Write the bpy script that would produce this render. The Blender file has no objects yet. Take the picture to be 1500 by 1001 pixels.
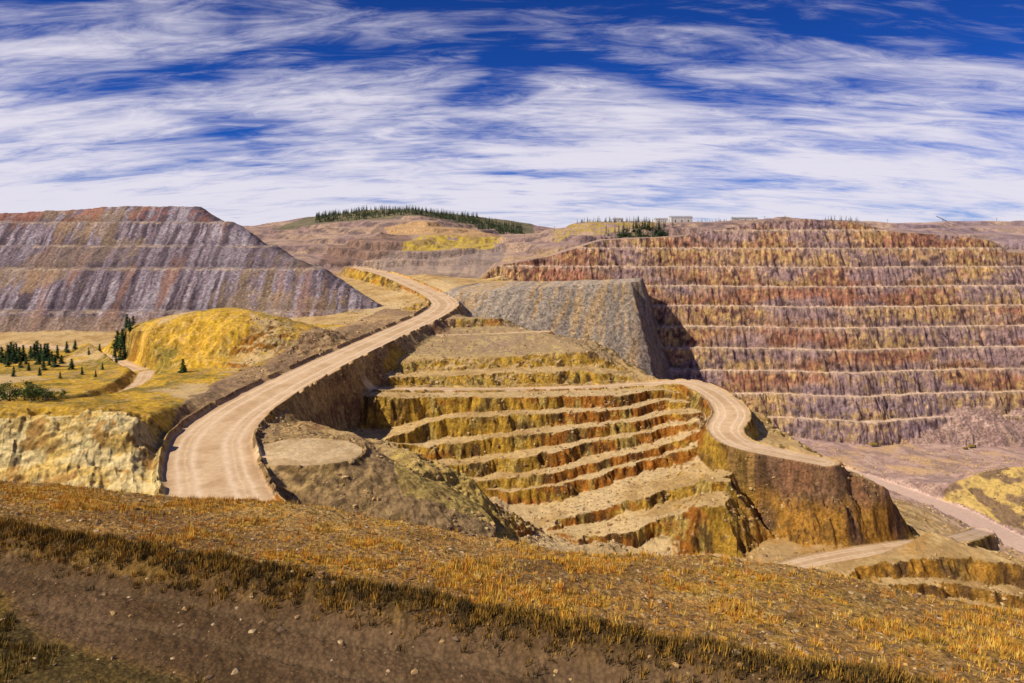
import bpy, bmesh, math, numpy as np, random
from mathutils import Vector
from mathutils.geometry import delaunay_2d_cdt
import time
T0=time.time()
rng=np.random.default_rng(7); random.seed(7)
scene=bpy.context.scene
HZ=335.0
# image pixel column b / row d + chosen depth Y (metres) -> world point
def P(b,d,Y): return ((b-750)/1000.0*Y, Y, (HZ-d)/1000.0*Y)
def PL(lst): return [P(*a[:3]) for a in lst]

# ---------------------------------------------------------------- noise
TAB=rng.random((256,256)).astype(np.float32)*2-1
def vn(x,y,s=0):
    x=x+s*17.31; y=y+s*9.77
    xi=np.floor(x); yi=np.floor(y); fx=(x-xi).astype(np.float32); fy=(y-yi).astype(np.float32)
    xi=xi.astype(np.int64)&255; yi=yi.astype(np.int64)&255
    x1=(xi+1)&255; y1=(yi+1)&255
    fx=fx*fx*(3-2*fx); fy=fy*fy*(3-2*fy)
    a=TAB[xi,yi]; b=TAB[x1,yi]; c=TAB[xi,y1]; d=TAB[x1,y1]
    return (a+(b-a)*fx)+((c+(d-c)*fx)-(a+(b-a)*fx))*fy
def fbm(x,y,oct=4,s=0,g=0.5):
    r=0; a=1; t=0
    for i in range(oct):
        r=r+a*vn(x,y,s+i); t+=a; a*=g
        x,y=(x*1.6-y*1.2),(x*1.2+y*1.6)
    return r/t
def afbm(x,y,oct=4,s=0,g=0.55):
    r=0; a=1; t=0
    for i in range(oct):
        r=r+a*vn(x,y,s+i); t+=a; a*=g
        x=x*2.03; y=y*1.6
    return r/t
def sst(a,b,x):
    t=np.clip((x-a)/(b-a),0,1); return t*t*(3-2*t)

# ---------------------------------------------------------------- break lines (image coordinates + chosen depth; wl: world points)
L=[]
def line(l): L.append(PL(l))
def wl(l): L.append([tuple(map(float,a)) for a in l])
def zl(l): L.append([((a-750)/1000*Y,Y,z) for a,z,Y in l])
wl([(-300,0,-14.5),(300,0,-14.5)]); wl([(-70,0.5,-14.5),(70,0.5,-14.5)])
wl([(-60,42.4,-14.3),(-23,31,-14.3),(-5,25.5,-14.3),(9.5,21,-14.3),(30,14.7,-14.3),(60,5.5,-14.3)])
line([(-400,694,64),(-150,698,61),(0,706,58),(250,731,53),(400,747,50),(560,768,47),(700,797,44),(870,806,43),(1000,817,42),(1150,840,40),(1300,872,38),(1500,888,37),(1900,905,35)])
zl([(-400,-93,210),(0,-93,207),(250,-92,202),(330,-90,200),(420,-100,215),(600,-114,222),(800,-134,230),(1000,-146,240),(1200,-152,245),(1500,-157,240),(1900,-160,230)])
# cut bank left
line([(-400,610,262),(0,610,262),(60,604,268),(130,600,272),(200,604,272),(245,613,280)])
line([(-400,665,246),(0,662,247),(90,655,250),(170,660,252),(240,668,258)])
line([(-400,722,228),(0,720,228),(120,718,230),(235,714,236)])
# meadow
line([(-400,590,300),(0,590,300),(100,590,305),(200,590,315),(270,588,322)])
line([(-400,560,380),(0,560,380),(100,570,360),(200,572,350),(300,575,345)])
line([(-400,523,490),(0,523,490),(100,524,490),(180,530,470)])
line([(-400,512,560),(0,512,560),(150,508,560),(230,500,565),(330,490,570)])
line([(330,560,375),(400,530,430),(470,500,490),(540,470,580),(575,455,640)])
HR=[(335,770,200,16),(322,735,222,16),(312,700,245,16),(308,650,280,16),(340,612,315,16),(408,570,360,15),(486,530,420,14),(566,493,500,14),(640,458,610,14),(646,440,680,13),(603,418,765,13),(563,402,850,13),(520,392,930,13)]
# pad
line([(382,650,283),(450,640,292),(508,644,287),(520,660,272),(482,680,257),(420,684,254),(380,670,261),(382,650,283)])
line([(392,742,236),(450,746,238),(520,732,250),(572,700,268),(560,662,298),(530,646,318)])
line([(380,622,310),(425,608,333),(447,588,368)])
# yellow ridge
line([(530,648,325),(600,662,305),(660,690,300),(720,740,292),(765,790,285)])
line([(560,765,258),(650,776,265),(700,793,268),(770,800,276)])
line([(470,752,240),(600,768,243)])
# shelf far edge + central mound
line([(490,567,410),(600,567,440),(740,566,445),(860,564,455),(960,560,463)])
line([(510,560,417),(600,552,446),(740,547,452),(850,543,461),(925,552,470)])
line([(590,546,458),(740,540,466),(860,536,474),(900,540,478)])
line([(550,530,462),(680,526,472),(780,521,478),(860,513,483),(895,528,486)])
line([(560,520,478),(690,518,488),(790,513,492),(850,507,494)])
line([(540,508,500),(620,499,518),(700,493,528),(800,488,532),(860,498,522),(905,524,508)])
line([(620,489,548),(790,487,550)])
line([(640,482,570),(745,478,575)]); line([(640,468,574),(735,467,579)])
line([(640,464,600),(735,466,606)])
# grey slope
line([(668,429,700),(800,420,722),(925,413,742),(938,413,745)])
line([(680,458,668),(700,466,664),(800,492,655),(900,530,642),(960,560,632),(1010,588,630),(1070,618,640),(1140,648,672)])
line([(668,420,745),(800,412,770),(942,407,790)])
line([(950,440,795),(958,480,770),(978,550,742),(1050,602,724),(1130,640,705)])
zl([(965,-120,835),(990,-160,805),(1015,-195,775),(1080,-214,745)])
# bowl columns
cols={490:[579,630,640],
560:[580,628,645],
620:[582,612,622,648,655,672,680],
680:[582,604,612,640,648,672,680,697,703,712],
740:[582,601,608,632,640,664,673,693,700,715,719,737,762],
800:[581,599,606,626,634,654,662,684,692,708,713,737,775],
860:[580,597,603,620,627,644,650,670,680,694,700,718,750,768,792],
920:[577,592,598,612,618,634,640,656,668,680,686,702,733,748,784,802],
980:[570,582,588,600,606,618,624,638,650,662,668,684,718,734,757,778],
1030:[585,590,594,600,606,613,618,626,632,643,650,668,706,722,746,768],
1062:[640,642,644,646,648,650,652,654,656,660,664,680,708,722,744,766]}
zz0={490:-97,560:-100,620:-102,680:-102.5,740:-103,800:-103.3,860:-103.5,920:-103.7,980:-104,1030:-105.5,1062:-115}
colpts={}
for c,pl in cols.items():
    v=(pl[0]-HZ)/1000; Y=-zz0[c]/v; out=[((c-750)/1000*Y,Y,-v*Y)]
    for j in range(1,len(pl)):
        s=2.2 if j%2==1 else 0.0
        v2=(pl[j]-HZ)/1000; Y=Y*(s+v)/(s+v2); v=v2
        out.append(((c-750)/1000*Y,Y,-v*Y))
    colpts[c]=out
ck=sorted(cols)
for j in range(16):
    cur=[]
    for c in ck:
        if j<len(colpts[c]): cur.append(colpts[c][j])
        else:
            if len(cur)>0: L.append(cur)
            cur=[]
    if cur: L.append(cur)
line([(860,806,312),(920,812,308),(1000,815,306),(1090,822,300)])
# right mound
line([(1085,668,360),(1130,687,345),(1180,692,336),(1240,694,333),(1300,716,328),(1332,745,322)])
line([(1095,756,340),(1125,790,320),(1180,802,312),(1260,800,308),(1348,776,315)])
line([(1100,602,420),(1150,640,395),(1190,660,375),(1250,685,352)])
zl([(1370,-163,345),(1330,-165,380),(1250,-168,430),(1160,-170,480),(1060,-160,530)])
# lower road side, benches near
line([(1270,700,565),(1340,728,520),(1400,750,485),(1450,775,450),(1500,800,420),(1650,870,370),(1900,900,350)])
line([(1375,778,405),(1500,840,370)])
line([(1130,836,290),(1200,820,300),(1300,802,315),(1400,797,330),(1500,822,330),(1700,850,325)])
line([(1185,850,277),(1260,838,284),(1335,817,294),(1400,819,294),(1500,832,290),(1700,850,288)])
line([(1200,864,273.5),(1260,856,281.3),(1335,842,291),(1400,850,290.5),(1500,866,286),(1700,885,283)])
line([(1230,868,272.5),(1335,852,285.4),(1400,858,286),(1500,874,281.8),(1700,892,279)])
line([(1250,884,270.5),(1335,868,283.5),(1400,878,283.8),(1500,892,279.8),(1700,905,276)])
# pit floor
line([(1140,649,690),(1250,650,702),(1500,655,698),(1900,655,698)])
line([(1180,655,660),(1240,668,635),(1300,680,612),(1380,686,600),(1440,678,630),(1500,674,645),(1900,674,645)])
line([(1385,735,505),(1400,708,520),(1440,694,528),(1500,684,530),(1700,676,530)])
line([(1395,740,498),(1440,757,485),(1500,774,475),(1700,800,465)])
line([(1400,690,575),(1500,684,580),(1700,684,580)])
# background
line([(530,397,960),(600,392,930),(660,402,880),(720,411,815)])
line([(480,374,1050),(560,352,1050),(640,350,1080),(730,360,1040)])
line([(490,360,1120),(560,341,1110),(640,339,1160),(730,350,1120),(765,350,1180)])
line([(600,372,985),(700,366,1000)])
line([(-900,330,1500),(-200,330,1500),(300,335,1500),(410,331,1500),(470,321,1500),(540,308,1550),(600,307,1550),(660,318,1550),(720,332,1500),(770,344,1450)])
line([(820,337,1200),(850,326,1200),(900,323,1250),(1000,325,1250),(1100,321,1300),(1170,318,1300),(1260,324,1300),(1340,327,1350),(1500,324,1400),(1900,322,1400)])
line([(800,352,1020),(870,341,1000),(950,338,990),(1100,335,980),(1200,331,980),(1330,343,1020),(1470,350,980),(1600,355,950),(2000,360,950)])
line([(1300,338,1180),(1400,340,1150),(1500,342,1150),(1900,342,1150)])
wl([(-12000,3000,-20),(0,3000,-30),(12000,3000,-20)]); wl([(-14000,9500,-60),(0,9500,-60),(14000,9500,-60)])
wl([(-2200,1900,-10),(-900,1900,-5),(300,1800,-10),(2200,1900,-10)])
line([(-900,470,650),(-400,480,650)])

V=[];E=[];Z=[]
for l in L:
    base=len(V)
    for i,p in enumerate(l):
        V.append(Vector((p[0],p[1]))); Z.append(p[2])
        if i: E.append((base+i-1,base+i))
res=delaunay_2d_cdt(V,E,[],0,0.01)
rv,re,rf,ov=res[0],res[1],res[2],res[3]
tz=[]
for i,v in enumerate(rv):
    if ov[i]: tz.append(Z[ov[i][0]]); continue
    best=None
    for a,b in E:
        A=V[a];B=V[b];d=B-A;t=max(0,min(1,(v-A).dot(d)/max(d.length_squared,1e-9)))
        q=(A+d*t-v).length
        if best is None or q<best[0]: best=(q,Z[a]+(Z[b]-Z[a])*t)
    tz.append(best[1])
# ---------------------------------------------------------------- grid
Ys=np.concatenate([np.linspace(8,20,8,False),np.linspace(20,62,330,False),np.linspace(62,200,50,False),np.linspace(200,450,430,False),np.linspace(450,700,280,False),np.linspace(700,905,290,False),np.linspace(905,1650,170,False),np.geomspace(1650,9000,20)])
us=np.concatenate([np.linspace(-1.15,-.79,60,False),np.linspace(-.79,.79,1320,False),np.linspace(.79,1.15,61)])
R,C=len(Ys),len(us)
YY=np.repeat(Ys[:,None],C,1); XX=YY*us[None,:]; UU=np.repeat(us[None,:],R,0)
H0=np.full((R,C),-60.0)
for f in rf:
    p=[(rv[i].x,rv[i].y,tz[i]) for i in f]
    ys=[a[1] for a in p]
    r0=np.searchsorted(Ys,min(ys)-1e-6); r1=np.searchsorted(Ys,max(ys)+1e-6)
    if r1<=r0: continue
    (x0,y0,z0),(x1,y1,z1),(x2,y2,z2)=p
    det=(y1-y2)*(x0-x2)+(x2-x1)*(y0-y2)
    if abs(det)<1e-7: continue
    um=[a[0]/max(a[1],Ys[0]) for a in p]
    if min(ys)<Ys[0]: c0,c1=0,C
    else:
        c0=max(np.searchsorted(us,min(um)-1e-6),0); c1=np.searchsorted(us,max(um)+1e-6)
    if c1<=c0: continue
    x=XX[r0:r1,c0:c1]; y=YY[r0:r1,c0:c1]
    a=((y1-y2)*(x-x2)+(x2-x1)*(y-y2))/det; b=((y2-y0)*(x-x2)+(x0-x2)*(y-y2))/det; c=1-a-b
    m=(a>=-1e-6)&(b>=-1e-6)&(c>=-1e-6)
    sub=H0[r0:r1,c0:c1]; sub[m]=(a*z0+b*z1+c*z2)[m]
print('tin',len(rf),time.time()-T0)
ridx=np.arange(R); cidx=np.arange(C)
def sample(A,x,y):
    r=np.interp(y,Ys,ridx); c=np.interp(x/y,us,cidx)
    r0=np.minimum(r.astype(int),R-2); c0=np.minimum(c.astype(int),C-2); fr=r-r0; fc=c-c0
    return (A[r0,c0]*(1-fc)+A[r0,c0+1]*fc)*(1-fr)+(A[r0+1,c0]*(1-fc)+A[r0+1,c0+1]*fc)*fr
def pm0(poly,x,y):
    pts=[((a-750)/1000*Y,Y) for a,Y in poly]
    m=np.zeros((R,C),bool); n=len(pts)
    for i in range(n):
        x0,y0=pts[i];x1,y1=pts[(i+1)%n]
        if y0==y1: continue
        m^=((y0>y)!=(y1>y))&(x<(x1-x0)*(y-y0)/(y1-y0)+x0)
    return m.astype(np.float32)
GREY=[(650,640),(645,715),(700,780),(950,840),(1010,800),(1200,735),(1180,660),(1075,625),(900,560),(800,600),(700,625)]
gz=pm0(GREY,XX,YY)
far=sst(180,230,YY)
fw=far*(1-.7*gz)
wx=fw*(fbm(XX/26,YY/26,4,1)*7+fbm(XX/5,YY/5,3,5)*3.2)
wy=fw*(fbm(XX/26,YY/26,4,11)*7+fbm(XX/5,YY/5,3,15)*3.4)
H=sample(H0,XX+wx,np.clip(YY+wy,8,9000))
def bump(x0,y0,sx,sy,h): return h*np.exp(-(((XX+wx*.8-x0)/sx)**2+((YY+wy*.8-y0)/sy)**2)**1.2)
H+=bump(-222,500,62,40,27)+bump(-165,478,38,26,10)+bump(-285,500,35,25,8)+bump(-250,470,20,16,5)+bump(-200,525,24,16,4)+bump(-190,462,16,12,4)
bgm=sst(900,960,YY)
st=14.0
q=(H+12*fbm(XX/150,YY/150,3,3)+2*fbm(XX/25,YY/25,3,4))/st; k=np.floor(q); fr=q-k
Ht=H+((k+sst(.3,.7,fr))*st-q*st)
bgk=bgm*.8*sst(1600,1400,YY) if False else bgm*.8*(1-sst(1350,1480,YY)*.8)
H=H*(1-bgk)+Ht*bgk
bgfr=fr
# dump
fbl=fbm(XX/60,YY/60,3,21)
FL=XX*.45+UU*700*.55     # down-slope flow line coordinate of the dump faces
gul=afbm(FL/9,YY/90,3,31)
df=YY-640+9*fbl+3.0*gul
dk=((XX+100)*-.912+(YY-650)*-.412)*1.25+6*fbl+1.8*fbm(XX/30,YY/9,3,33)
hh=np.clip(.5+.5*(dk-df)/28,0,1); dd=dk*(1-hh)+df*hh-28*hh*(1-hh)
prof=np.interp(dd,[-400,0,13,75,86,126,136,180,190,225,2000],[-320,-78,-78,-42,-42,-19.5,-19.5,8,8,28,30])
cap=np.interp(XX,[-1500,-700,-600,-480,-300],[12,16,20,29,30])+2*fbl
prof=np.minimum(prof,cap)-np.clip((YY-1050)*.35,0,500)
prof+=1.4*fbm(XX/7,YY/18,3,35)
isd=(prof>H)&(dd>-130)
H=np.where(isd,prof,H)
# far wall
wn=fbm(XX/70,YY/200,3,41); wn2=fbm(XX/14,YY/14,4,43); wn3=fbm(XX/4,YY/6,3,47)
Y0=712+np.interp(XX,[-100,100,250,380,520,640,900],[14,6,-2,-10,4,16,10])
d=(YY-Y0)+11*wn+4.2*wn2+2.0*wn3
t=d/14.2; kw=np.floor(t); frw=t-kw
wall=-222+22*(kw+np.clip(frw/.55,0,1)**.85)+ .9*wn3
tb=UU*1000+750
top=np.interp(tb,[640,700,725,800,880,950,1000,1060,1100,1180,1250,1310,1400,1450,1475,1550,1900],[-120,-62,-46,-36,-15,-12,-9,0,6,12,8,-4,-9,-15,-29,-30,-32])+1.5*fbl-np.clip((YY-930)*.25,0,800)
capd=wall>top
wall=np.where(YY>690,np.minimum(wall,top),-400)
isw=(wall>H)
H=np.maximum(H,wall)
def slopeof(H):
    g=np.gradient
    Xr,Xc,Yr,Yc,Hr,Hc=g(XX,axis=0),g(XX,axis=1),g(YY,axis=0),g(YY,axis=1),g(H,axis=0),g(H,axis=1)
    nx=Yr*Hc-Hr*Yc; ny=Hr*Xc-Xr*Hc; nz=Xr*Yc-Yr*Xc
    return np.sqrt(nx*nx+ny*ny)/np.maximum(np.abs(nz),1e-9)
# ---------------------------------------------------------------- roads
roadm=np.zeros((R,C),np.float32); latd=np.full((R,C),99.0)
def catmull(pts,n=5):
    pts=[np.array(p,float) for p in pts]; out=[]
    for i in range(len(pts)-1):
        p0=pts[max(i-1,0)];p1=pts[i];p2=pts[i+1];p3=pts[min(i+2,len(pts)-1)]
        for k in range(n):
            t=k/n; out.append(.5*((2*p1)+(-p0+p2)*t+(2*p0-5*p1+4*p2-p3)*t*t+(-p0+3*p1-3*p2+p3)*t**3))
    out.append(pts[-1]); return out
def carve(rp,blend=9,berm=1.4,n=4):
    pts=catmull([P(a,b,c)+(w,) for a,b,c,w in rp],n)
    ymn=min(p[1] for p in pts)-45; ymx=max(p[1] for p in pts)+45
    r0=np.searchsorted(Ys,ymn); r1=np.searchsorted(Ys,ymx)
    x=XX[r0:r1]; y=YY[r0:r1]
    xmn=min(p[0] for p in pts)-45; xmx=max(p[0] for p in pts)+45
    cm=np.where(((x>xmn)&(x<xmx)).any(0))[0]; c0,c1=cm[0],cm[-1]+1
    x=x[:,c0:c1]; y=y[:,c0:c1]
    D=np.full(x.shape,1e9); ZR=np.zeros(x.shape); W=np.ones(x.shape); S=np.zeros(x.shape)
    for i in range(len(pts)-1):
        a=pts[i];b=pts[i+1];dx,dy=b[0]-a[0],b[1]-a[1];l2=dx*dx+dy*dy
        tt=np.clip(((x-a[0])*dx+(y-a[1])*dy)/l2,0,1)
        qx=x-a[0]-tt*dx; qy=y-a[1]-tt*dy; dd_=np.sqrt(qx*qx+qy*qy)
        m=dd_<D
        D[m]=dd_[m]; ZR[m]=(a[2]+(b[2]-a[2])*tt)[m]; W[m]=(a[3]+(b[3]-a[3])*tt)[m]; S[m]=np.sign(qx*dy-qy*dx)[m]
    Dn=D+.9*fbm(x/8,y/8,3,51)
    w=1-sst(0,blend,Dn-W)
    h=H[r0:r1,c0:c1]
    bb=berm*np.exp(-((Dn-W-1.2)/1.1)**2)*(.6+.8*(fbm(x/5,y/5,2,53)>-.25))
    hn=h*(1-w)+ZR*w+bb
    H[r0:r1,c0:c1]=np.where(D<W+blend+4,hn,h)
    rm=1-sst(-.8,.6,Dn-W)
    old=roadm[r0:r1,c0:c1]; l=latd[r0:r1,c0:c1]
    old*=np.clip(1-w*1.5,0,1)
    l[:]=np.where(rm>old,S*D/W,l); old[:]=np.maximum(old,rm)
sl0=slopeof(H); stp0=sst(.3,.9,sl0)
mid=sst(180,240,YY)*(1-.5*gz*(~isw))
cut=((XX<-90)&(YY<285)&(YY>222))*mid
H-=np.abs(fbm(FL/16,YY/30,4,75))*3.0*cut
H+=1.6*fbm(XX/9,YY/9,4,76)*cut
H-=(np.abs(afbm(XX/7,YY/60,3,175))*3.5)*((UU>.33)&(UU<.62)&(YY<345)&(YY>292))*stp0
H-=np.abs(afbm((XX-YY*.4)/6,(YY+XX*.4)/40,3,176))*1.3*((UU>-.4)&(UU<.03)&(YY<320)&(YY>230))*stp0
H-=np.abs(afbm((XX*.9-YY*.25)/11+.8*wn2,YY/90,4,177))*1.6*gz*(~isw)
H+=mid*(.2+.8*stp0)*(.6*fbm(XX/6,YY/6,4,77)+.4*fbm(XX/1.7,YY/1.7,3,79))
# round stockpile pad beside the road, its fill slopes at the angle of repose
pe=np.sqrt(((XX+81+.2*(YY-271))/23)**2+((YY-271)/18)**2)+.09*wn2
pw=1-sst(.98,1.02,pe); cone=-88.5-.62*np.maximum(pe-1.05,0)*20+.5*fbm(XX/3,YY/3,3,78)-.8*np.abs(wn2)
fill=(cone>H)&(pe<3.2)&(pe>1)
H=np.where(fill,cone,H)
H=H*(1-pw)+(-88.5+.25*fbm(XX/4,YY/4,3,78))*pw+1.1*np.exp(-((pe-1.04)/.04)**2)*(fbm(XX/6,YY/6,2,80)>-.3)
padm=1-sst(.93,1.0,pe)
carve([(530,571,417,3),(560,571,423,5),(620,571,431,5.5),(740,571,437,5),(860,568,446,5.5),(950,563,455,7),(1008,561,446,9),(1050,580,420,10),(1072,605,398,10),(1062,630,374,9.5),(1085,650,358,9),(1140,664,347,8),(1205,677,338,7)],5,1.0)
carve(HR,11,1.8)
carve([(1235,690,590,9),(1270,702,560,10),(1340,728,520,11),(1400,750,485,11),(1450,775,450,11),(1500,800,420,11),(1650,870,370,11)],10,1.2)
carve([(20,506,575,5),(80,509,560,5),(120,515,530,5),(160,524,490,5),(215,545,440,5),(300,546,428,4),(345,545,418,4)],6,.3)
carve([(215,545,440,5),(200,566,392,4.5),(150,588,345,4),(105,598,328,4)],6,.3)
carve([(1130,838,288,4),(1200,820,300,5),(1300,803,315,5),(1400,790,350,5),(1440,778,430,5)],5,.5)
carve([(640,492,545,5),(720,490,552,5),(800,486,556,4)],5,.5)
# ---------------------------------------------------------------- foreground form
nf=1-sst(60,75,YY)
qd=(XX+23)*.294+(YY-31)*.956
lo=fbm(XX/6,YY/6,4,61); hi=fbm(XX/.9,YY/.9,4,65); vh=fbm(XX/.25,YY/.25,2,69)
broad=fbm(XX/16,YY/16,3,71)
qn=qd+(XX+11)*.21+1.0*lo
fz=.35*lo*sst(0,4,qd)+.15*hi*sst(-.5,1,qd)+.05*vh
fz+=.85*np.exp(-((qd-.1+.3*lo)/.85)**2)*(1+.3*hi)
fz+=.5*sst(-4.8,-7.5,qn)*(1+.3*hi)
ruts=(np.exp(-((qd+1.7+.3*lo)/.25)**2)+np.exp(-((qd+3.3+.3*lo)/.25)**2))
fz-=.07*ruts*(1+hi)
fz+=1.2*broad*sst(5,20,qd)
H+=fz*nf
slope=slopeof(H)
print('height',time.time()-T0)
# ---------------------------------------------------------------- colour
def c(*a): return np.array(a,np.float32)[None,None,:]
def mix(a,b,t): return a+(b-a)*np.clip(t,0,1)[...,None].astype(np.float32)
n1=fbm(XX/40,YY/40,4,81); n2=fbm(XX/9,YY/9,4,85); n3=fbm(XX/2.2,YY/2.2,3,89)
nb=afbm(XX/34,H/3.5,4,91); nb2=afbm(XX/6,H/8+YY/60,4,95)
steep=sst(.5,1.0,slope+.2*n3)
flat=mix(c(.60,.40,.17),c(.46,.285,.11),sst(-.2,.4,n2))
flat=mix(flat,c(.64,.45,.22),sst(.0,.4,n1))
face=mix(c(.66,.385,.055),c(.44,.245,.042),sst(-.2,.3,nb2))
face=mix(face,c(.54,.21,.035),sst(.14,.4,n1+.6*nb))
face=mix(face,c(.33,.115,.03),sst(.26,.45,n2+.5*nb2)*.8)
face=mix(face,c(.74,.51,.13),sst(.1,.4,n2+.4*nb2-.2*n1))
face=mix(face,c(.10,.05,.022),sst(.1,.4,nb2+.7*n3)*.85)
col=mix(flat,face,steep)
def pm(poly,wz=1.0): return pm0(poly,XX+wx*wz,YY+wy*wz)
m=pm([(480,408),(560,470),(530,520),(620,620),(800,600),(930,520),(880,480),(780,480),(600,478)])
col=mix(col,mix(mix(c(.40,.27,.14),c(.54,.39,.17),sst(-.2,.3,n2)),c(.29,.185,.13),sst(0,.35,n3+.4*n1)),m*.85*(1-steep*.7))
m=pm([(250,205),(235,290),(330,390),(480,520),(560,650),(700,620),(520,420),(400,330),(390,200)])
col=mix(col,mix(mix(c(.45,.28,.14),c(.56,.37,.185),sst(-.3,.3,n2)),c(.28,.17,.10),sst(.05,.35,n1+.4*n3)),m*.85)
m=pm([(395,320),(440,372),(490,412),(560,448),(575,430),(520,395),(500,340),(450,310)],.4)
col=mix(col,mix(mix(c(.56,.34,.13),c(.64,.42,.17),sst(-.3,.3,n2)),c(.30,.16,.07),sst(.05,.4,n3+nb2)),m*.85)
m=pm([(370,300),(540,325),(600,262),(560,235),(380,225)],.3)
col=mix(col,mix(mix(c(.42,.265,.12),c(.52,.34,.14),sst(-.3,.3,n2)),c(.22,.14,.07),sst(-.05,.4,n3+.6*n2)),np.maximum(m*.9,fill*.9))
col=mix(col,mix(c(.66,.47,.26),c(.50,.34,.17),sst(-.1,.4,n2+.5*n3)),padm)
m=pm([(570,325),(600,310),(670,305),(770,288),(780,270),(700,262),(590,252),(575,280)],.6)
col=mix(col,mix(mix(c(.70,.49,.13),c(.46,.30,.09),sst(-.2,.3,afbm((XX-YY*.4)/3,(YY+XX*.4)/24,3,99))),c(.24,.16,.06),sst(.15,.45,n3)*.6),m*.9)
m=pm([(-600,215),(-600,264),(0,264),(130,274),(245,282),(262,262),(250,215)],.4)
col=mix(col,mix(mix(c(.86,.66,.30),c(.78,.52,.15),sst(-.2,.3,n2+.3*n3)),c(.52,.29,.08),sst(.14,.44,fbm(XX/6,YY/6,4,101))),m*.94)
# right mound
m=pm([(1040,385),(1130,352),(1200,342),(1250,340),(1320,336),(1370,318),(1352,296),(1090,296),(1078,335)],.5)
mc_=mix(c(.42,.225,.13),c(.19,.105,.07),sst(-.15,.3,afbm(XX/5,H/16,4,161)))
mc_=mix(mc_,c(.46,.215,.115),sst(.1,.4,n2+.3*n1))
mc_=mix(mc_,c(.66,.31,.045),sst(-127,-134,H+7*n2)*sst(-.5,.1,n2+.3*nb)*.9)
mc_=mix(mc_,c(.60,.36,.07),(XX<(1105-750)/1000*YY)*.5)
mc_=mix(mc_,c(.09,.052,.025),sst(.05,.35,n3-.3*n2)*.7)
col=mix(col,mc_,m*.9*(.35+.65*steep))
m=((UU>.40)&(YY<305)&(YY>255)).astype(float)
col=mix(col,mix(c(.64,.30,.05),c(.22,.115,.045),sst(-.1,.3,nb2+.5*n3)),m*steep*.75)
# grey dump slope in the centre
m=pm(GREY,.8)*(~isw)
GF=XX*.9-YY*.25+3*n2
sg=afbm(GF/4.2,YY/110,4,103)
gc=mix(mix(c(.49,.395,.30),c(.33,.265,.21),sst(-.15,.3,sg+.2*n3)),c(.54,.36,.19),sst(.02,.32,-sg+.5*n1))
gc=mix(gc,c(.20,.16,.155),sst(.176,.19,UU+.004*n2)*.75)  # shade of the right-facing flank, painted into the colour
gc=gc*(1+.4*n3[...,None])
col=mix(col,gc,m*.95)
# pit floor pink
m=sst(-178,-196,H+4*n2)*(~isw)
pf=mix(mix(c(.60,.40,.33),c(.44,.28,.25),sst(-.2,.3,n2)),c(.64,.41,.23),sst(0,.35,n1))
pf=mix(pf,c(.30,.20,.19),sst(.1,.4,fbm(XX/14,YY/22,4,166))*.7)
col=mix(col,pf,m*.92)
m=pm([(1380,505),(1400,525),(1440,535),(1800,540),(1800,455),(1500,470)])
col=mix(col,mix(c(.68,.46,.13),c(.24,.15,.08),sst(-.1,.3,n2+.3*nb)),m*.9)
# meadow
gr=pm([(-800,264),(0,264),(130,274),(245,282),(270,325),(330,385),(430,455),(520,555),(440,600),(330,560),(230,556),(150,552),(-800,552)],.7)
gr=gr*(1-.85*sst(.12,.4,n1*.8+.5*n2+.3*sst(.4,.8,slope)))*(1-.9*pm([(262,300),(330,385),(440,470),(560,640),(640,600),(420,370),(330,300)],.7))
gcol=mix(mix(c(.76,.455,.04),c(.58,.33,.04),sst(-.3,.3,n2)),c(.28,.21,.035),sst(.05,.4,fbm(XX/14,YY/14,4,107)+.5*n3))
gcol=mix(gcol,c(.62,.38,.14),sst(.15,.4,n3-.5*n2)*.6)
col=mix(col,gcol,gr*.95*(~isd))
# background
m=sst(880,960,YY)
bgc=mix(mix(c(.36,.235,.20),c(.48,.32,.22),sst(-.2,.3,n1)),c(.24,.17,.165),sst(0,.5,n2))
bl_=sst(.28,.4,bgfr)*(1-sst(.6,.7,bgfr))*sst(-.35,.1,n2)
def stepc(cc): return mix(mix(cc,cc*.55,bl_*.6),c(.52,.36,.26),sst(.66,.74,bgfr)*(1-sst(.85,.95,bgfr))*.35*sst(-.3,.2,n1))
col=mix(col,stepc(bgc),m)
m=pm([(535,885),(560,1045),(740,1045),(735,900),(700,830)],1)
col=mix(col,stepc(mix(c(.29,.215,.185),c(.42,.30,.23),sst(-.2,.2,afbm(XX/12,YY/120,3,165)))),m*.9)
m=pm([(470,980),(480,1130),(600,1115),(605,1000)],1); col=mix(col,stepc(mix(c(.28,.17,.125),c(.18,.115,.095),sst(-.2,.3,n2))),m*.9)
m=pm([(575,1118),(720,1118),(740,1300),(560,1300)],1); col=mix(col,c(.56,.34,.15),m*.8)
m=pm([(590,990),(720,1000),(738,1110),(690,1118),(620,1105),(590,1040)],1)
col=mix(col,mix(c(.60,.42,.05),c(.40,.26,.08),sst(-.1,.3,n2)),m*.85*(n2>-.4))
m=pm([(810,1000),(960,1000),(960,1250),(810,1250)],1); col=mix(col,c(.48,.34,.08),m*.7*(n2>-.1))
m=pm([(1250,960),(1250,1380),(1900,1400),(1900,960)],1); col=mix(col,stepc(mix(c(.37,.26,.27),c(.52,.35,.27),sst(-.2,.3,n1))),m*.8)
m=sst(1380,1450,YY)*(XX<50)*(XX>-500); col=mix(col,c(.11,.12,.05),m*.7)
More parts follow.
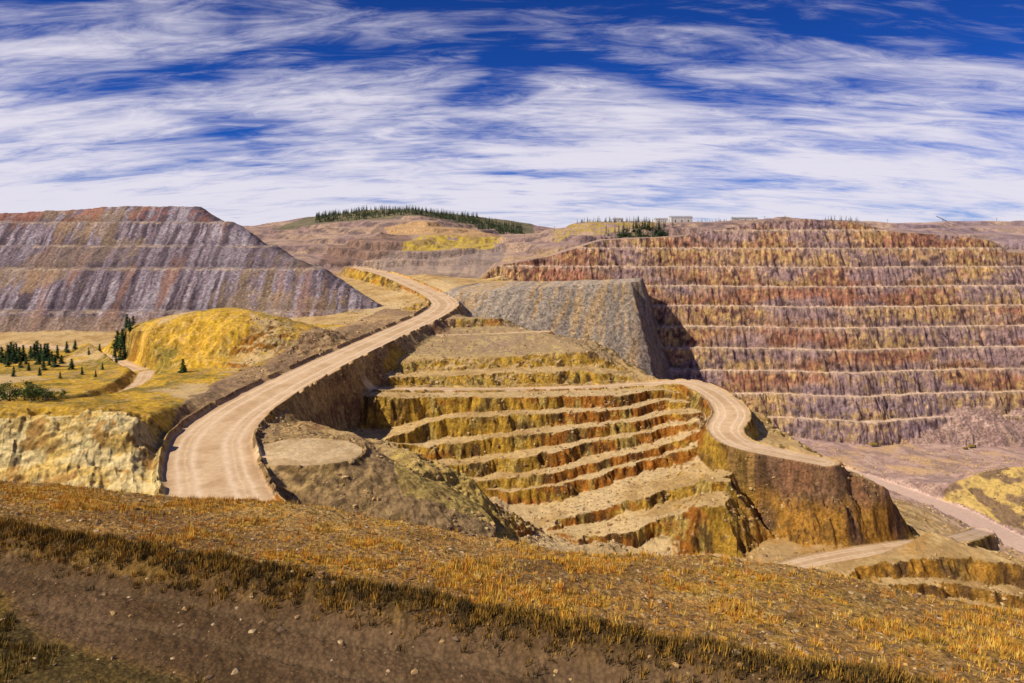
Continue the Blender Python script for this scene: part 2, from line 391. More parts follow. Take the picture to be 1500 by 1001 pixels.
# dump colours
FW=FL+2.5*n2
str_=afbm(FW/5,YY/100,4,111); str2=afbm(FW/20,YY/130,3,115); bigd=fbm(XX/60,YY/60,3,117)
dc=mix(c(.30,.225,.245),c(.115,.085,.10),sst(-.15,.28,str_+.3*n3))
dc=mix(dc,c(.46,.40,.42),sst(.12,.4,-str_+.6*n3-.2*bigd)*.65)
dc=mix(dc,c(.36,.19,.13),sst(.06,.32,str2+.3*bigd)*.7)
dc=mix(dc,c(.44,.30,.16),sst(.14,.42,bigd+.4*str_+.3*n2)*.5)
dc=mix(dc,c(.36,.16,.115),sst(188,196,dd)*sst(-.15,.25,str2+.6*n2)*.75)
dc=mix(dc,c(.17,.125,.14),((dd>86)&(dd<126))*.4)
dc=mix(dc,c(.33,.22,.15),sst(-3,-8,dd)*.7)
lit_lip=np.zeros((R,C))
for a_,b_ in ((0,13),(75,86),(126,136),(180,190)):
    lit_lip=np.maximum(lit_lip,sst(a_-4.5+4*n3,a_-2,dd)*(1-sst(b_-1,b_+1.5,dd)))
lit_lip=np.maximum(lit_lip,sst(222,226,dd))
dc=mix(dc,c(.52,.38,.27),lit_lip*(.5+.9*n2)*.95)  # tan bench treads, plus sunlit berm lines painted along each crest
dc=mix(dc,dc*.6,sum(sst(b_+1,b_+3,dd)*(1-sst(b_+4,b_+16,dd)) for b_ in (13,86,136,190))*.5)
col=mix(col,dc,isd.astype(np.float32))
# wall colours
ws=afbm(XX/8,H/8,4,121); wb=fbm(XX/60,H/22,3,125); wl2=fbm(XX/3.5,H/4,3,127); wk=vn(kw*3.7,XX/90,129)
wc=mix(c(.56,.33,.225),c(.66,.40,.22),sst(-.1,.3,ws))
wc=mix(wc,c(.46,.18,.11),sst(.0,.3,wb+.3*ws+.35*wk)*.75)
wc=mix(wc,c(.42,.28,.29),sst(.0,.3,-wb+.25*ws)*.75)
wc=mix(wc,c(.41,.30,.33),sst(-165,-205,H+20*wb)*.75)
wc=mix(wc,c(.72,.48,.18),sst(.1,.42,wl2+.5*wb+.2*ws-.35*wk)*.75)
wc=mix(wc,c(.12,.07,.06),sst(.1,.42,-wl2-.4*ws)*.8)
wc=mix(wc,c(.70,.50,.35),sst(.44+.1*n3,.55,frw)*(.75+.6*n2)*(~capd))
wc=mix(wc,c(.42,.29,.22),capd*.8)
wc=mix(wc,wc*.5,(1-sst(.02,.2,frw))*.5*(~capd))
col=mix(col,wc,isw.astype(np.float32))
# roads
rl=np.abs(latd+.05*n2); tr=np.exp(-((rl-.35)/.08)**2)+np.exp(-((rl-.7)/.06)**2)+.6*np.exp(-((rl-.52)/.03)**2)
rc=mix(mix(c(.66,.45,.26),c(.55,.355,.19),sst(-.3,.4,n2)),c(.78,.58,.38),tr*.8)
rc=mix(rc,c(.38,.24,.13),sst(.8,1,rl)*.6)
rc=mix(rc,c(.62,.43,.33),sst(-170,-200,H))
col=mix(col,rc,roadm)
# foreground colours
gsoil=mix(mix(c(.54,.29,.08),c(.38,.205,.055),sst(-.2,.4,lo)),c(.64,.40,.13),sst(.05,.45,hi*.7+broad*.5))
gsoil=mix(gsoil,c(.76,.43,.05),sst(.0,.4,fbm(XX/3,YY/3,4,131))*.65)
gsoil=mix(gsoil,c(.15,.085,.035),sst(.12,.5,vh+.4*hi)*.7)
gsoil=mix(gsoil,c(.25,.13,.05),sst(.05,.4,-broad+.4*lo)*.5)
road_f=mix(mix(c(.12,.068,.03),c(.165,.096,.046),sst(-.2,.3,lo+.3*hi)),c(.22,.14,.07),np.clip(ruts,0,1)*.35)  # dark brown albedo stands in for shade over the near corner
road_f=mix(road_f,c(.28,.175,.085),sst(0,22,XX+20*lo)*.6)
rm=sst(-.2,-1.2,qd+.4*hi)*sst(-5.8,-4.8,qn)
gsoil=mix(gsoil,c(.08,.05,.02),np.exp(-((qd-.1)/1.2)**2)*.9)
gsoil=mix(gsoil,c(.09,.07,.022),sst(-4.8,-5.8,qn)*.8)
gsoil=mix(gsoil,road_f,rm)
fgm=1-sst(110,170,YY)
col=mix(col,gsoil,fgm)
col=col*(1+.45*n3[...,None]*(far*(.35+.65*steep)*(1-roadm))[...,None])
col=np.clip(col,.01,.88).astype(np.float32)
alp=.4+.6*sst(.35,.8,slope)
alp=np.where(isd,.85,alp); alp=np.where(gr>.3,.8,alp); alp=alp*(1-padm)+.35*padm; alp=alp*(1-roadm)+.25*roadm; alp=np.where(YY<150,1-.3*rm,alp)
print('colour',time.time()-T0)

# ---------------------------------------------------------------- materials
def mat_ground(name,s1,s2,amt,bd,bs=.6,vor=.3):
    m=bpy.data.materials.new(name); m.use_nodes=True; nt=m.node_tree; N=nt.nodes; K=nt.links
    def Mt(op,a,b=None):
        n=N.new('ShaderNodeMath'); n.operation=op
        for i,q in enumerate((a,b)):
            if q is None: continue
            if isinstance(q,(int,float)): n.inputs[i].default_value=q
            else: K.new(q,n.inputs[i])
        return n.outputs[0]
    b=N['Principled BSDF']; b.inputs['Roughness'].default_value=.95; b.inputs['Specular IOR Level'].default_value=.1
    at=N.new('ShaderNodeAttribute'); at.attribute_name='Col'
    tc=N.new('ShaderNodeNewGeometry')
    a=N.new('ShaderNodeTexNoise'); a.inputs['Scale'].default_value=s1; a.inputs['Detail'].default_value=8; a.inputs['Roughness'].default_value=.8
    K.new(tc.outputs['Position'],a.inputs['Vector'])
    v=N.new('ShaderNodeTexVoronoi'); v.inputs['Scale'].default_value=s2; K.new(tc.outputs['Position'],v.inputs['Vector'])
    va=Mt('MULTIPLY',Mt('SUBTRACT',a.outputs['Fac'],.5),amt*5)
    vv=Mt('MULTIPLY',Mt('SUBTRACT',.4,v.outputs['Distance']),vor)
    k=Mt('ADD',1.0,Mt('MULTIPLY',Mt('ADD',va,vv),at.outputs['Alpha']))
    k=Mt('MAXIMUM',k,.2)
    mx=N.new('ShaderNodeVectorMath'); mx.operation='SCALE'; K.new(at.outputs['Color'],mx.inputs[0]); K.new(k,mx.inputs['Scale'])
    K.new(mx.outputs[0],b.inputs['Base Color'])
    bp=N.new('ShaderNodeBump'); bp.inputs['Distance'].default_value=bd
    K.new(Mt('MULTIPLY',at.outputs['Alpha'],bs),bp.inputs['Strength'])
    K.new(Mt('SUBTRACT',a.outputs['Fac'],Mt('MULTIPLY',v.outputs['Distance'],vor*.6)),bp.inputs['Height']); K.new(bp.outputs[0],b.inputs['Normal'])
    return m
M_rock=mat_ground('pit_rock',.40,.7,.75,3.4,1,.3)
M_wall=mat_ground('highwall_rock',.22,.35,.75,4.4,1,.25)
M_dump=mat_ground('waste_rock',.35,.6,.8,2.6,1,.25)
M_mead=mat_ground('meadow_grass',.40,.6,.75,2.0,.9,.3)
M_road=mat_ground('dirt_road',.4,.9,.8,.6,.7,.1)
M_fg=mat_ground('gravel_soil',2.6,6.0,.55,.24,.9,.8)

# ---------------------------------------------------------------- split into objects
fl=np.zeros((R-1,C-1),np.int8)
def fc(a): return a[:-1,:-1]
fl[fc(sst(880,960,YY)>.5)]=5
fl[fc(gr>.3)]=3
fl[fc(isd)]=2
fl[fc(isw)]=1
fl[fc(roadm>.5)]=4
fl[fc(YY<150)]=6
names={0:('open_pit_terrain',M_rock),1:('pit_highwall',M_wall),2:('waste_rock_hill',M_dump),3:('meadow',M_mead),4:('haul_road',M_road),5:('distant_hills',M_dump),6:('foreground_hillside',M_fg)}
Vall=np.stack([XX,YY,H],-1).reshape(-1,3).astype(np.float32); Call=np.concatenate([col.reshape(-1,3),alp.reshape(-1,1)],1)
idx=np.arange(R*C).reshape(R,C)
quads=np.stack([idx[:-1,:-1],idx[:-1,1:],idx[1:,1:],idx[1:,:-1]],-1).reshape(-1,4); flf=fl.reshape(-1)
def mkmesh(name,v,f,mat,colr=None,smooth=True):
    me=bpy.data.meshes.new(name); n=len(v); k=f.shape[1]
    me.vertices.add(n); me.vertices.foreach_set('co',np.ascontiguousarray(v,np.float32).ravel())
    me.loops.add(f.size); me.loops.foreach_set('vertex_index',f.astype(np.int32).ravel())
    me.polygons.add(len(f)); me.polygons.foreach_set('loop_start',np.arange(0,f.size,k,dtype=np.int32))
    me.polygons.foreach_set('use_smooth',np.full(len(f),smooth,bool))
    me.update(calc_edges=True)
    if colr is not None:
        a=me.color_attributes.new('Col','FLOAT_COLOR','POINT'); a.data.foreach_set('color',np.ascontiguousarray(colr,np.float32).ravel())
    me.materials.append(mat)
    ob=bpy.data.objects.new(name,me); scene.collection.objects.link(ob); return ob
for k,(nm,mt) in names.items():
    q=quads[flf==k]
    if len(q)==0: continue
    u,inv=np.unique(q,return_inverse=True)
    mkmesh(nm,Vall[u],inv.reshape(-1,4),mt,Call[u],smooth=(k not in (0,1)))
print('mesh',time.time()-T0)
def hz(x,y): return float(sample(H,np.array([x],float),np.array([y],float))[0])

# ---------------------------------------------------------------- simple colour material
def mat_simple(name,cl,rough=.8,var=.25,sc=3.0,attr=False,metal=0):
    m=bpy.data.materials.new(name); m.use_nodes=True; nt=m.node_tree; N=nt.nodes; K=nt.links
    b=N['Principled BSDF']; b.inputs['Roughness'].default_value=rough; b.inputs['Metallic'].default_value=metal
    b.inputs['Specular IOR Level'].default_value=.2
    g=N.new('ShaderNodeNewGeometry'); a=N.new('ShaderNodeTexNoise'); a.inputs['Scale'].default_value=sc; K.new(g.outputs['Position'],a.inputs['Vector'])
    mr=N.new('ShaderNodeMapRange'); mr.inputs[1].default_value=.3; mr.inputs[2].default_value=.7; mr.inputs[3].default_value=1-var; mr.inputs[4].default_value=1+var
    K.new(a.outputs['Fac'],mr.inputs[0])
    mx=N.new('ShaderNodeVectorMath'); mx.operation='SCALE'; K.new(mr.outputs[0],mx.inputs['Scale'])
    if attr:
        at=N.new('ShaderNodeAttribute'); at.attribute_name='Col'; K.new(at.outputs['Color'],mx.inputs[0])
    else: mx.inputs[0].default_value=cl
    K.new(mx.outputs[0],b.inputs['Base Color']); return m
M_veg=mat_simple('foliage',(0,0,0),.8,.3,.6,True)
M_grass=mat_simple('dry_grass_blades',(0,0,0),.9,.2,2,True)
M_stone=mat_simple('stones',(0,0,0),.95,.3,6,True)

# ---------------------------------------------------------------- conifers
def conifer(seed,lev=15,per=8):
    r=np.random.default_rng(seed); V=[];F=[];Cc=[]
    def tri(a,b,c_,cl):
        i=len(V); V.extend([a,b,c_]); F.append((i,i+1,i+2)); Cc.extend([cl]*3)
    for k in range(6):
        a0=k*math.pi/3;a1=(k+1)*math.pi/3
        A=(.022*math.cos(a0),.022*math.sin(a0),-.03);B=(.022*math.cos(a1),.022*math.sin(a1),-.03)
        tri(A,B,(0,0,.97),(.09,.06,.04,1))
    for l in range(lev):
        t=l/(lev-1); z=.1+.88*t; rad=.20*(1-t)**.8+.012
        for k in range(per):
            an=r.random()*6.283; rr=rad*(.55+.6*r.random()); zz=z+r.normal()*.012
            dr=-.25*rr-.02*r.random(); g=.6+.8*r.random(); cl=(.034*g,.070*g,.020*g,1)
            ca,sa=math.cos(an),math.sin(an); w=rr*.32+.01
            tip=(ca*rr,sa*rr,zz+dr)
            tri((0,0,zz+.03),(ca*rr*.65-sa*w,sa*rr*.65+ca*w,zz+dr*.7-.012),tip,cl)
            tri((0,0,zz+.03),tip,(ca*rr*.65+sa*w,sa*rr*.65-ca*w,zz+dr*.7-.012),tuple(q*.8 for q in cl[:3])+(1,))
            if per>5:
                for s_ in range(3):
                    f_=.4+.6*r.random(); o=r.normal(size=3)*.018
                    c0=np.array((ca*rr*f_,sa*rr*f_,zz+dr*f_))+o
                    e=r.normal(size=(3,3))*.022
                    tri(tuple(c0+e[0]),tuple(c0+e[1]),tuple(c0+e[2]),cl)
    return np.array(V),np.array(F),np.array(Cc)
def mesh_only(name,v,f,mat,cc):
    ob=mkmesh(name,v,f,mat,cc,smooth=False); me=ob.data; bpy.data.objects.remove(ob); return me
con=[mesh_only('pine_tree_mesh',*conifer(s)[:2],M_veg,conifer(s)[2]) for s in range(4)]
def broad_tree(seed):
    r=np.random.default_rng(seed); V=[];F=[];Cc=[]
    def tri(a,b,c_,cl):
        i=len(V); V.extend([tuple(a),tuple(b),tuple(c_)]); F.append((i,i+1,i+2)); Cc.extend([cl]*3)
    def limb(a,b,w0,w1):
        a=np.array(a);b=np.array(b)
        for k in range(5):
            a0=k*1.2566;a1=a0+1.2566
            A=a+w0*np.array([math.cos(a0),math.sin(a0),0]);B=a+w0*np.array([math.cos(a1),math.sin(a1),0])
            A2=b+w1*np.array([math.cos(a0),math.sin(a0),0]);B2=b+w1*np.array([math.cos(a1),math.sin(a1),0])
            tri(A,B,B2,(.2,.17,.12,1)); tri(A,B2,A2,(.2,.17,.12,1))
    limb((0,0,-.05),(0,0,.6),.03,.012)
    for k in range(11):
        an=r.random()*6.28; z=.15+.75*r.random(); rr=.24*math.sin(math.pi*min(1,(z)/.98))+.05
        c0=np.array((math.cos(an)*rr*.7,math.sin(an)*rr*.7,z)); limb((0,0,max(0,z-.2)),c0,.01,.004)
        g0=.6+.7*r.random()
        for j in range(60):
            p=c0+r.normal(size=3)*(.07,.07,.06); e=r.normal(size=(3,3))*.025
            g=g0*(.7+.6*r.random()); tri(p+e[0],p+e[1],p+e[2],(.085*g,.12*g,.02*g,1))
    return np.array(V),np.array(F),np.array(Cc)
brd=[mesh_only('aspen_tree_mesh',*broad_tree(s)[:2],M_veg,broad_tree(s)[2]) for s in (1,2,3)]
def tree(kind,b,Y,h):
    X=(b-750)/1000*Y; me=random.choice(con if kind=='pine_tree' else brd)
    o=bpy.data.objects.new(kind,me); scene.collection.objects.link(o)
    o.location=(X,Y,hz(X,Y)-.2); w=h*random.uniform(1.1,1.9) if kind=='pine_tree' else h*1.4
    o.scale=(w,w,h); o.rotation_euler=(0,0,random.random()*6.28)
for b,Y,h in [(12,470,11),(20,455,13),(28,465,10),(38,450,7),(50,475,11),(56,450,8),(66,465,12),(72,445,6),(84,470,9),(98,480,8),(110,485,7),(30,435,6),(12,440,9),(64,425,7),(105,430,7),(146,480,7),(172,500,13),(179,492,14),(186,500,12),(176,480,9),(190,490,9),(268,400,8),(170,455,6),(45,480,9),(80,440,8),(24,472,12),(34,468,11),(60,470,11),(76,462,7),(2,460,11),(182,484,10),(168,490,8),(8,452,6),(42,425,5),(90,452,6),(130,470,5),(195,500,8),(120,410,5),(150,430,4),(58,405,5),(20,400,6),(16,478,12),(70,478,10),(54,484,12),(140,400,4),(88,395,4)]:
    tree('pine_tree',b,Y,h*1.0)
for b,Y,h in [(4,312,8),(14,308,9),(24,315,7),(36,310,8),(46,306,9),(56,312,7),(66,310,6),(80,315,5),(90,318,5),(6,325,7),(52,322,7),(62,318,6),(42,318,9),(50,312,8)]:
    tree('aspen_tree',b,Y,h)
lv,lf,lc=conifer(99,8,4)
def mass(name,pts):
    n=len(pts); VV=np.zeros((n,len(lv),3)); CC=np.zeros((n,len(lv),4))
    for i,(x,y,h) in enumerate(pts):
        a=random.random()*6.28; ca,sa=math.cos(a),math.sin(a); w=h*random.uniform(1.1,1.7)
        VV[i,:,0]=x+(lv[:,0]*ca-lv[:,1]*sa)*w; VV[i,:,1]=y+(lv[:,0]*sa+lv[:,1]*ca)*w; VV[i,:,2]=hz(x,y)-.3+lv[:,2]*h; CC[i]=lc
    FF=(lf[None]+(np.arange(n)*len(lv))[:,None,None]).reshape(-1,3)
    mkmesh(name,VV.reshape(-1,3),FF,M_veg,CC.reshape(-1,4),False)
pts=[]
for i in range(1300):
    b=random.uniform(462,765); Y=random.uniform(1440,1640)+ (0 if b<700 else -60); pts.append(((b-750)/1000*Y,Y,random.uniform(7,14)))
for i in range(60):
    b=random.uniform(845,960); Y=random.uniform(1190,1260); pts.append(((b-750)/1000*Y,Y,random.uniform(6,12)))
mass('distant_pine_forest',pts)
pts=[]
for i in range(150):
    b=random.gauss(940,22); Y=random.uniform(950,1010); pts.append(((b-750)/1000*Y,Y,random.uniform(9,16)))
for i in range(40):
    b=random.uniform(1205,1260); Y=random.uniform(1220,1290); pts.append(((b-750)/1000*Y,Y,random.uniform(6,11)))
for i in range(25):
    b=random.uniform(1020,1080); Y=random.uniform(1180,1240); pts.append(((b-750)/1000*Y,Y,random.uniform(5,9)))
mass('rim_pine_grove',pts)

# ---------------------------------------------------------------- foreground grass + stones
def world_pts(n,ymin,ymax,umin,umax):
    Y=ymin+(ymax-ymin)*rng.random(n)**1.0; u=umin+(umax-umin)*rng.random(n); return u*Y,Y
def grass(name,X,Y,hgt,spread,nb,cols_):
    n=len(X); Zb=sample(H,X,Y)
    an=rng.random((n,nb))*6.283; rr=rng.random((n,nb))*spread[:,None]
    bx=X[:,None]+np.cos(an)*rr; by=Y[:,None]+np.sin(an)*rr
    hh_=hgt[:,None]*(.5+.7*rng.random((n,nb))); lean=.5*hh_*rng.random((n,nb))
    tx=bx+np.cos(an)*lean+.08*hh_; ty=by+np.sin(an)*lean
    wa=rng.random((n,nb))*6.283; w=.014+.010*rng.random((n,nb))
    A=np.stack([bx-np.cos(wa)*w,by-np.sin(wa)*w,np.repeat(Zb[:,None],nb,1)-.03],-1)
    B=np.stack([bx+np.cos(wa)*w,by+np.sin(wa)*w,np.repeat(Zb[:,None],nb,1)-.03],-1)
    T=np.stack([tx,ty,Zb[:,None]+hh_],-1)
    v=np.stack([A,B,T],2).reshape(-1,3); f=np.arange(len(v)).reshape(-1,3)
    cl=cols_[:,None,:]*(.7+.6*rng.random((n,nb,1))); cl=np.repeat(cl[:,:,None,:],3,2).copy(); cl[:,:,:2]*=.75
    cl=np.concatenate([cl,np.ones(cl.shape[:3]+(1,))],-1).reshape(-1,4)
    mkmesh(name,v,f,M_grass,cl,False)
pal=np.array([[.80,.45,.055],[.68,.34,.045],[.82,.54,.12],[.38,.24,.04],[.62,.25,.04]])
X,Y=world_pts(42000,22,62,-.85,.85)
qq=(X+23)*.294+(Y-31)*.956; dn=fbm(X/3,Y/3,4,131)+.4*fbm(X/9,Y/9,2,133)
k=(qq>.8)&(rng.random(len(X))<sst(-.1,.4,dn)*.7+.08)
X,Y=X[k],Y[k]
grass('dry_grass',X,Y,.12+.30*rng.random(len(X))**2.5,.10+.14*rng.random(len(X)),14,pal[rng.integers(0,5,len(X))])
t_=rng.random(10000); bx_=-45+90*t_; q_=.3+rng.normal(size=10000)*.65
by_=31-.3077*(bx_+23); X=bx_+.294*q_; Y=by_+.956*q_; k=(Y>16)&(np.abs(X/Y)<1.0)&(fbm(X/2,Y/2,3,141)>-.5); X,Y=X[k],Y[k]
grass('berm_grass',X,Y,.12+.28*rng.random(len(X))**2,.14+.12*rng.random(len(X)),16,np.array([[.42,.22,.035],[.14,.085,.022],[.56,.31,.045],[.09,.06,.018],[.26,.15,.03]])[rng.integers(0,5,len(X))])
X,Y=world_pts(7000,16,30,-.9,.1); qq=(X+23)*.294+(Y-31)*.956+(X+11)*.21; k=(qq<-5.2)&(fbm(X/2,Y/2,3,143)>-.1); X,Y=X[k],Y[k]
grass('roadside_grass',X,Y,.10+.2*rng.random(len(X)),.15+.1*rng.random(len(X)),16,np.array([[.28,.175,.035],[.12,.09,.02],[.34,.21,.04]])[rng.integers(0,3,len(X))])
bm=bmesh.new(); bmesh.ops.create_icosphere(bm,subdivisions=1,radius=1); iv=np.array([v.co[:] for v in bm.verts]); bf=np.array([[v.index for v in f.verts] for f in bm.faces]); bm.free()
def stones(name,X,Y,s,cl,flatz=.6):
    n=len(X); Zb=sample(H,X,Y); j=1+.28*rng.normal(size=(n,len(iv),1))
    a=rng.random(n)*6.28; v=iv[None]*j*np.stack([s*(.7+.6*rng.random(n)),s*(.7+.6*rng.random(n)),s*flatz],-1)[:,None,:]
    ca,sa=np.cos(a)[:,None],np.sin(a)[:,None]
    w=np.stack([v[...,0]*ca-v[...,1]*sa+X[:,None],v[...,0]*sa+v[...,1]*ca+Y[:,None],v[...,2]+Zb[:,None]],-1)
    f=(bf[None]+(np.arange(n)*len(iv))[:,None,None]).reshape(-1,3)
    cc=np.repeat(np.concatenate([cl,np.ones((n,1))],1)[:,None,:],len(iv),1).reshape(-1,4)
    mkmesh(name,w.reshape(-1,3),f,M_stone,cc,False)
X,Y=world_pts(16000,18,60,-.9,.9); qq=(X+23)*.294+(Y-31)*.956
k=((qq>0)|(rng.random(len(X))<.2)); X,Y=X[k],Y[k]; n=len(X)
stones('loose_stones',X,Y,.03+.11*rng.random(n)**4,np.array([[.42,.26,.11],[.26,.16,.08],[.46,.32,.17],[.16,.1,.06]])[rng.integers(0,4,n)])
X,Y=world_pts(26000,235,690,-.4,.78); rmv=sample(np.maximum(roadm,padm).astype(float),X,Y); k=(rmv<.05)&(fbm(X/20,Y/20,3,151)>-.05); X,Y=X[k],Y[k]; n=len(X)
stones('pit_boulders',X,Y,.25+.9*rng.random(n)**4,np.array([[.46,.30,.12],[.28,.17,.08],[.54,.38,.18]])[rng.integers(0,3,n)],.8)
X=[];Yl=[]
for i in range(26):
    for j in range(6):
        a=i/25; bq=j/5
        b=800+ a*235
        e0=np.interp(b,[800,860,920,980,1030],[colpts[q][11][1] for q in (800,860,920,980,1030)]); e1=np.interp(b,[800,860,920,980,1030],[colpts[q][12][1] for q in (800,860,920,980,1030)])
        y=e0-2.5+(e1-e0+4)*(bq); X.append((b-750)/1000*y); Yl.append(y)
X=np.array(X)+rng.normal(size=len(X))*.3; Yl=np.array(Yl)+rng.normal(size=len(X))*.3
stones('drill_cutting_piles',X,Yl,np.full(len(X),.65),np.tile(np.array([[.34,.25,.16]]),(len(X),1)),.5)

# ---------------------------------------------------------------- structures
def box(bm_,cx,cy,cz,sx,sy,sz,tilt=0):
    r=bmesh.ops.create_cube(bm_,size=1)
    for v in r['verts']:
        x,y,z=v.co.x*sx,v.co.y*sy,v.co.z*sz
        if tilt: x,z=x*math.cos(tilt)+z*math.sin(tilt),-x*math.sin(tilt)+z*math.cos(tilt)
        v.co=(x+cx,y+cy,z+cz)
def part(name,fn,mat,parent):
    bm_=bmesh.new(); fn(bm_); me=bpy.data.meshes.new(name); bm_.to_mesh(me); bm_.free(); me.materials.append(mat)
    o=bpy.data.objects.new(name,me); scene.collection.objects.link(o); o.parent=parent; return o
M_white=mat_simple('painted_metal_wall',(.55,.53,.5),.6,.1,.2); M_roof=mat_simple('metal_roof',(.38,.38,.4),.5,.15,.2)
M_dark=mat_simple('dark_opening',(.03,.03,.035),.5,.1); M_steel=mat_simple('dark_steel',(.05,.045,.05),.5,.2); M_yel=mat_simple('machine_paint',(.30,.2,.04),.5,.2); M_wood=mat_simple('pole_wood',(.12,.08,.05),.9,.2)
def building(b,Y,w,dp,h):
    X=(b-750)/1000*Y; e=bpy.data.objects.new('mine_building',None); scene.collection.objects.link(e); e.location=(X,Y,hz(X,Y)+.0)
    part('walls',lambda m:box(m,0,0,h/2-1,w,dp,h+2),M_white,e)
    def roof(m):
        vs=[m.verts.new(p) for p in [(-w/2-.4,-dp/2-.4,h+.003),(w/2+.4,-dp/2-.4,h+.003),(w/2+.4,dp/2+.4,h+.003),(-w/2-.4,dp/2+.4,h+.003),(-w/2-.4,0,h+2.2),(w/2+.4,0,h+2.2)]]
        for f in [(0,1,5,4),(2,3,4,5),(0,4,3),(1,2,5),(0,3,2,1)]: m.faces.new([vs[i] for i in f])
    part('roof',roof,M_roof,e)
    part('doors',lambda m:[box(m,x,-dp/2-.03,h*.3,w*.05,.1,h*.4) for x in (-w*.3,0,w*.3)],M_dark,e)
    part('windows',lambda m:[box(m,x,-dp/2-.03,h*.78,w*.04,.1,h*.08) for x in np.linspace(-w*.42,w*.42,7)],M_dark,e)
building(997,1215,38,18,11); building(968,1225,22,14,6); building(1090,1240,45,14,4); building(905,1215,18,10,5)
def drill(b,Y,s=1):
    X=(b-750)/1000*Y; e=bpy.data.objects.new('blast_hole_drill_rig',None); scene.collection.objects.link(e); e.location=(X,Y,hz(X,Y)+.2); e.scale=(s,s,s)
    part('tracks',lambda m:[box(m,0,y,.6,6,.9,1.2) for y in (-1.8,1.8)],M_steel,e)
    part('body',lambda m:[box(m,-.8,0,2.2,6,3.2,1.9)],M_yel,e); part('cab',lambda m:box(m,2.9,-.9,2.4,1.3,1.4,2.1),M_dark,e)
    def mast(m):
        for x in (-.5,.5):
            for y in (-.5,.5): box(m,2.2+x,.8+y,7.5,.18,.18,13)
        for k in range(9):
            box(m,2.2,.3,1.6+k*1.45,1.0,.1,.12); box(m,2.2,1.3,1.6+k*1.45,1.0,.1,.12); box(m,2.2,.3,2.3+k*1.45,.1,.1,1.7,.6)
        box(m,2.2,.8,14.2,1.4,1.4,.5)
    part('mast',mast,M_steel,e)
drill(1281,690,1.0); drill(1424,690,.9); drill(1414,684,.6)
def pole(b,Y,h):
    X=(b-750)/1000*Y; e=bpy.data.objects.new('utility_pole',None); scene.collection.objects.link(e); e.location=(X,Y,hz(X,Y)-.5)
    def sh(m): bmesh.ops.create_cone(m,segments=8,radius1=.3,radius2=.18,depth=h); [setattr(v.co,'z',v.co.z+h/2) for v in m.verts]
    part('shaft',sh,M_wood,e); part('crossarms',lambda m:[box(m,0,0,h-z,3.4,.2,.22) for z in (.8,2.2)],M_wood,e)
for b,Y,h in [(768,1250,13),(778,1180,14),(790,1200,15),(812,1200,10),(1120,1270,10),(1150,1280,10),(1300,1330,10),(1460,1380,10)]: pole(b,Y,h)
X=(1380-750)/1000*1380; e=bpy.data.objects.new('stacking_conveyor',None); scene.collection.objects.link(e); e.location=(X,1380,hz(X,1380))
part('boom',lambda m:box(m,0,0,6,26,1.2,1.0,.45),M_steel,e); part('supports',lambda m:[box(m,2,y,2.5,.4,.4,6) for y in (-1.5,1.5)]+[box(m,7,y,1.2,.4,.4,3) for y in (-1.5,1.5)],M_steel,e)
part('wheels',lambda m:[box(m,x,y,-.2,1.6,.5,1.2) for x in (2,7) for y in (-1.8,1.8)],M_dark,e)

# ---------------------------------------------------------------- light and sky
S=Vector((-.67,-.30,.68)).normalized()
el=math.asin(S.z); az=math.atan2(S.x,S.y)
sl=bpy.data.lights.new('sun','SUN'); sl.energy=5.0; sl.angle=math.radians(.5); sl.color=(1,.91,.75)
so=bpy.data.objects.new('sun',sl); scene.collection.objects.link(so); so.rotation_euler=S.to_track_quat('Z','Y').to_euler()
w=bpy.data.worlds.new('World'); scene.world=w; w.use_nodes=True; nt=w.node_tree; N=nt.nodes; K=nt.links
bg=N['Background']; bg.inputs['Strength'].default_value=.12
sky=N.new('ShaderNodeTexSky'); sky.sky_type='NISHITA'; sky.sun_disc=False; sky.sun_elevation=el; sky.sun_rotation=az; sky.altitude=3000; sky.dust_density=.3; sky.ozone_density=3
tint=N.new('ShaderNodeMix'); tint.data_type='RGBA'; tint.blend_type='MULTIPLY'; tint.inputs[0].default_value=1; K.new(sky.outputs[0],tint.inputs[6]); tint.inputs[7].default_value=(.06,.23,.66,1)
tc=N.new('ShaderNodeTexCoord'); sx=N.new('ShaderNodeSeparateXYZ'); K.new(tc.outputs['Generated'],sx.inputs[0])
def M(op,a,b=None,c_=None):
    n=N.new('ShaderNodeMath'); n.operation=op
    for i,q in enumerate((a,b,c_)):
        if q is None: continue
        if isinstance(q,(int,float)): n.inputs[i].default_value=q
        else: K.new(q,n.inputs[i])
    return n.outputs[0]
zc=M('ADD',M('MAXIMUM',sx.outputs[2],0.0),.20)
px_=M('DIVIDE',sx.outputs[0],zc); py_=M('DIVIDE',sx.outputs[1],zc)
cb=N.new('ShaderNodeCombineXYZ'); K.new(px_,cb.inputs[0]); K.new(py_,cb.inputs[1])
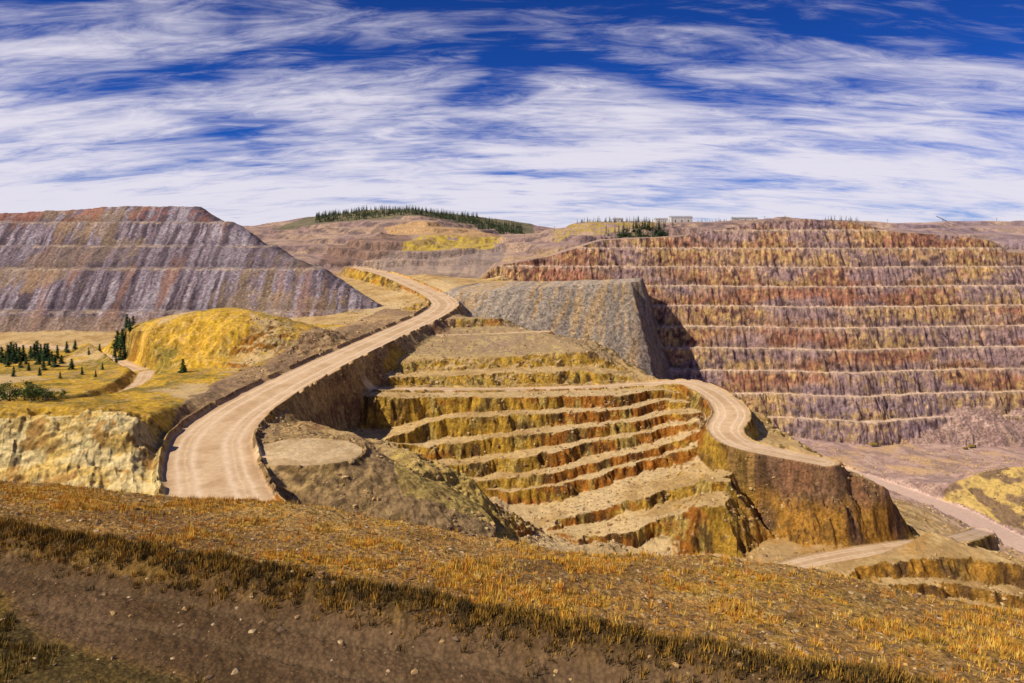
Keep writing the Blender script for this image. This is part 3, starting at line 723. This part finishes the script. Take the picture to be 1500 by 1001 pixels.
def cloud(rot,sc,loc,nscale,det,rough,dist):
    mp=N.new('ShaderNodeMapping'); mp.inputs['Rotation'].default_value=(0,0,math.radians(rot)); mp.inputs['Scale'].default_value=sc; mp.inputs['Location'].default_value=loc
    K.new(cb.outputs[0],mp.inputs[0]); n=N.new('ShaderNodeTexNoise'); n.inputs['Scale'].default_value=nscale; n.inputs['Detail'].default_value=det; n.inputs['Roughness'].default_value=rough; n.inputs['Distortion'].default_value=dist
    K.new(mp.outputs[0],n.inputs['Vector']); return n.outputs['Fac']
ca=cloud(-24,(.6,1.8,1),(3.1,1.7,0),1.6,12,.6,.8)
cbn=cloud(30,(.8,2.6,1),(7.3,4.1,0),3.6,12,.68,1.2)
cc_=cloud(12,(.8,1.4,1),(1.3,6.2,0),1.1,4,.5,.8)
mixn=M('ADD',M('MULTIPLY',ca,.46),M('ADD',M('MULTIPLY',cbn,.34),M('MULTIPLY',cc_,.52)))
low=N.new('ShaderNodeMapRange'); low.inputs[1].default_value=.0; low.inputs[2].default_value=.3; low.inputs[3].default_value=.21; low.inputs[4].default_value=-.035; K.new(sx.outputs[2],low.inputs[0])
mr=N.new('ShaderNodeMapRange'); mr.interpolation_type='SMOOTHSTEP'; mr.inputs[1].default_value=.60; mr.inputs[2].default_value=.88; K.new(M('ADD',mixn,low.outputs[0]),mr.inputs[0])
mc=N.new('ShaderNodeMix'); mc.data_type='RGBA'; K.new(M('MULTIPLY',mr.outputs[0],.95),mc.inputs[0]); K.new(tint.outputs[2],mc.inputs[6]); mc.inputs[7].default_value=(6.7,6.4,7.2,1)
K.new(mc.outputs[2],bg.inputs['Color'])

cam=bpy.data.cameras.new('camera'); co=bpy.data.objects.new('camera',cam); scene.collection.objects.link(co)
co.location=(0,0,0); co.rotation_euler=(math.radians(90),0,0); cam.lens=24; cam.sensor_width=36; cam.shift_y=-165.5/1500; cam.clip_end=30000; cam.clip_start=.5
scene.camera=co
scene.view_settings.view_transform='Standard'; scene.view_settings.look='None'; scene.view_settings.exposure=0
print('done',time.time()-T0)
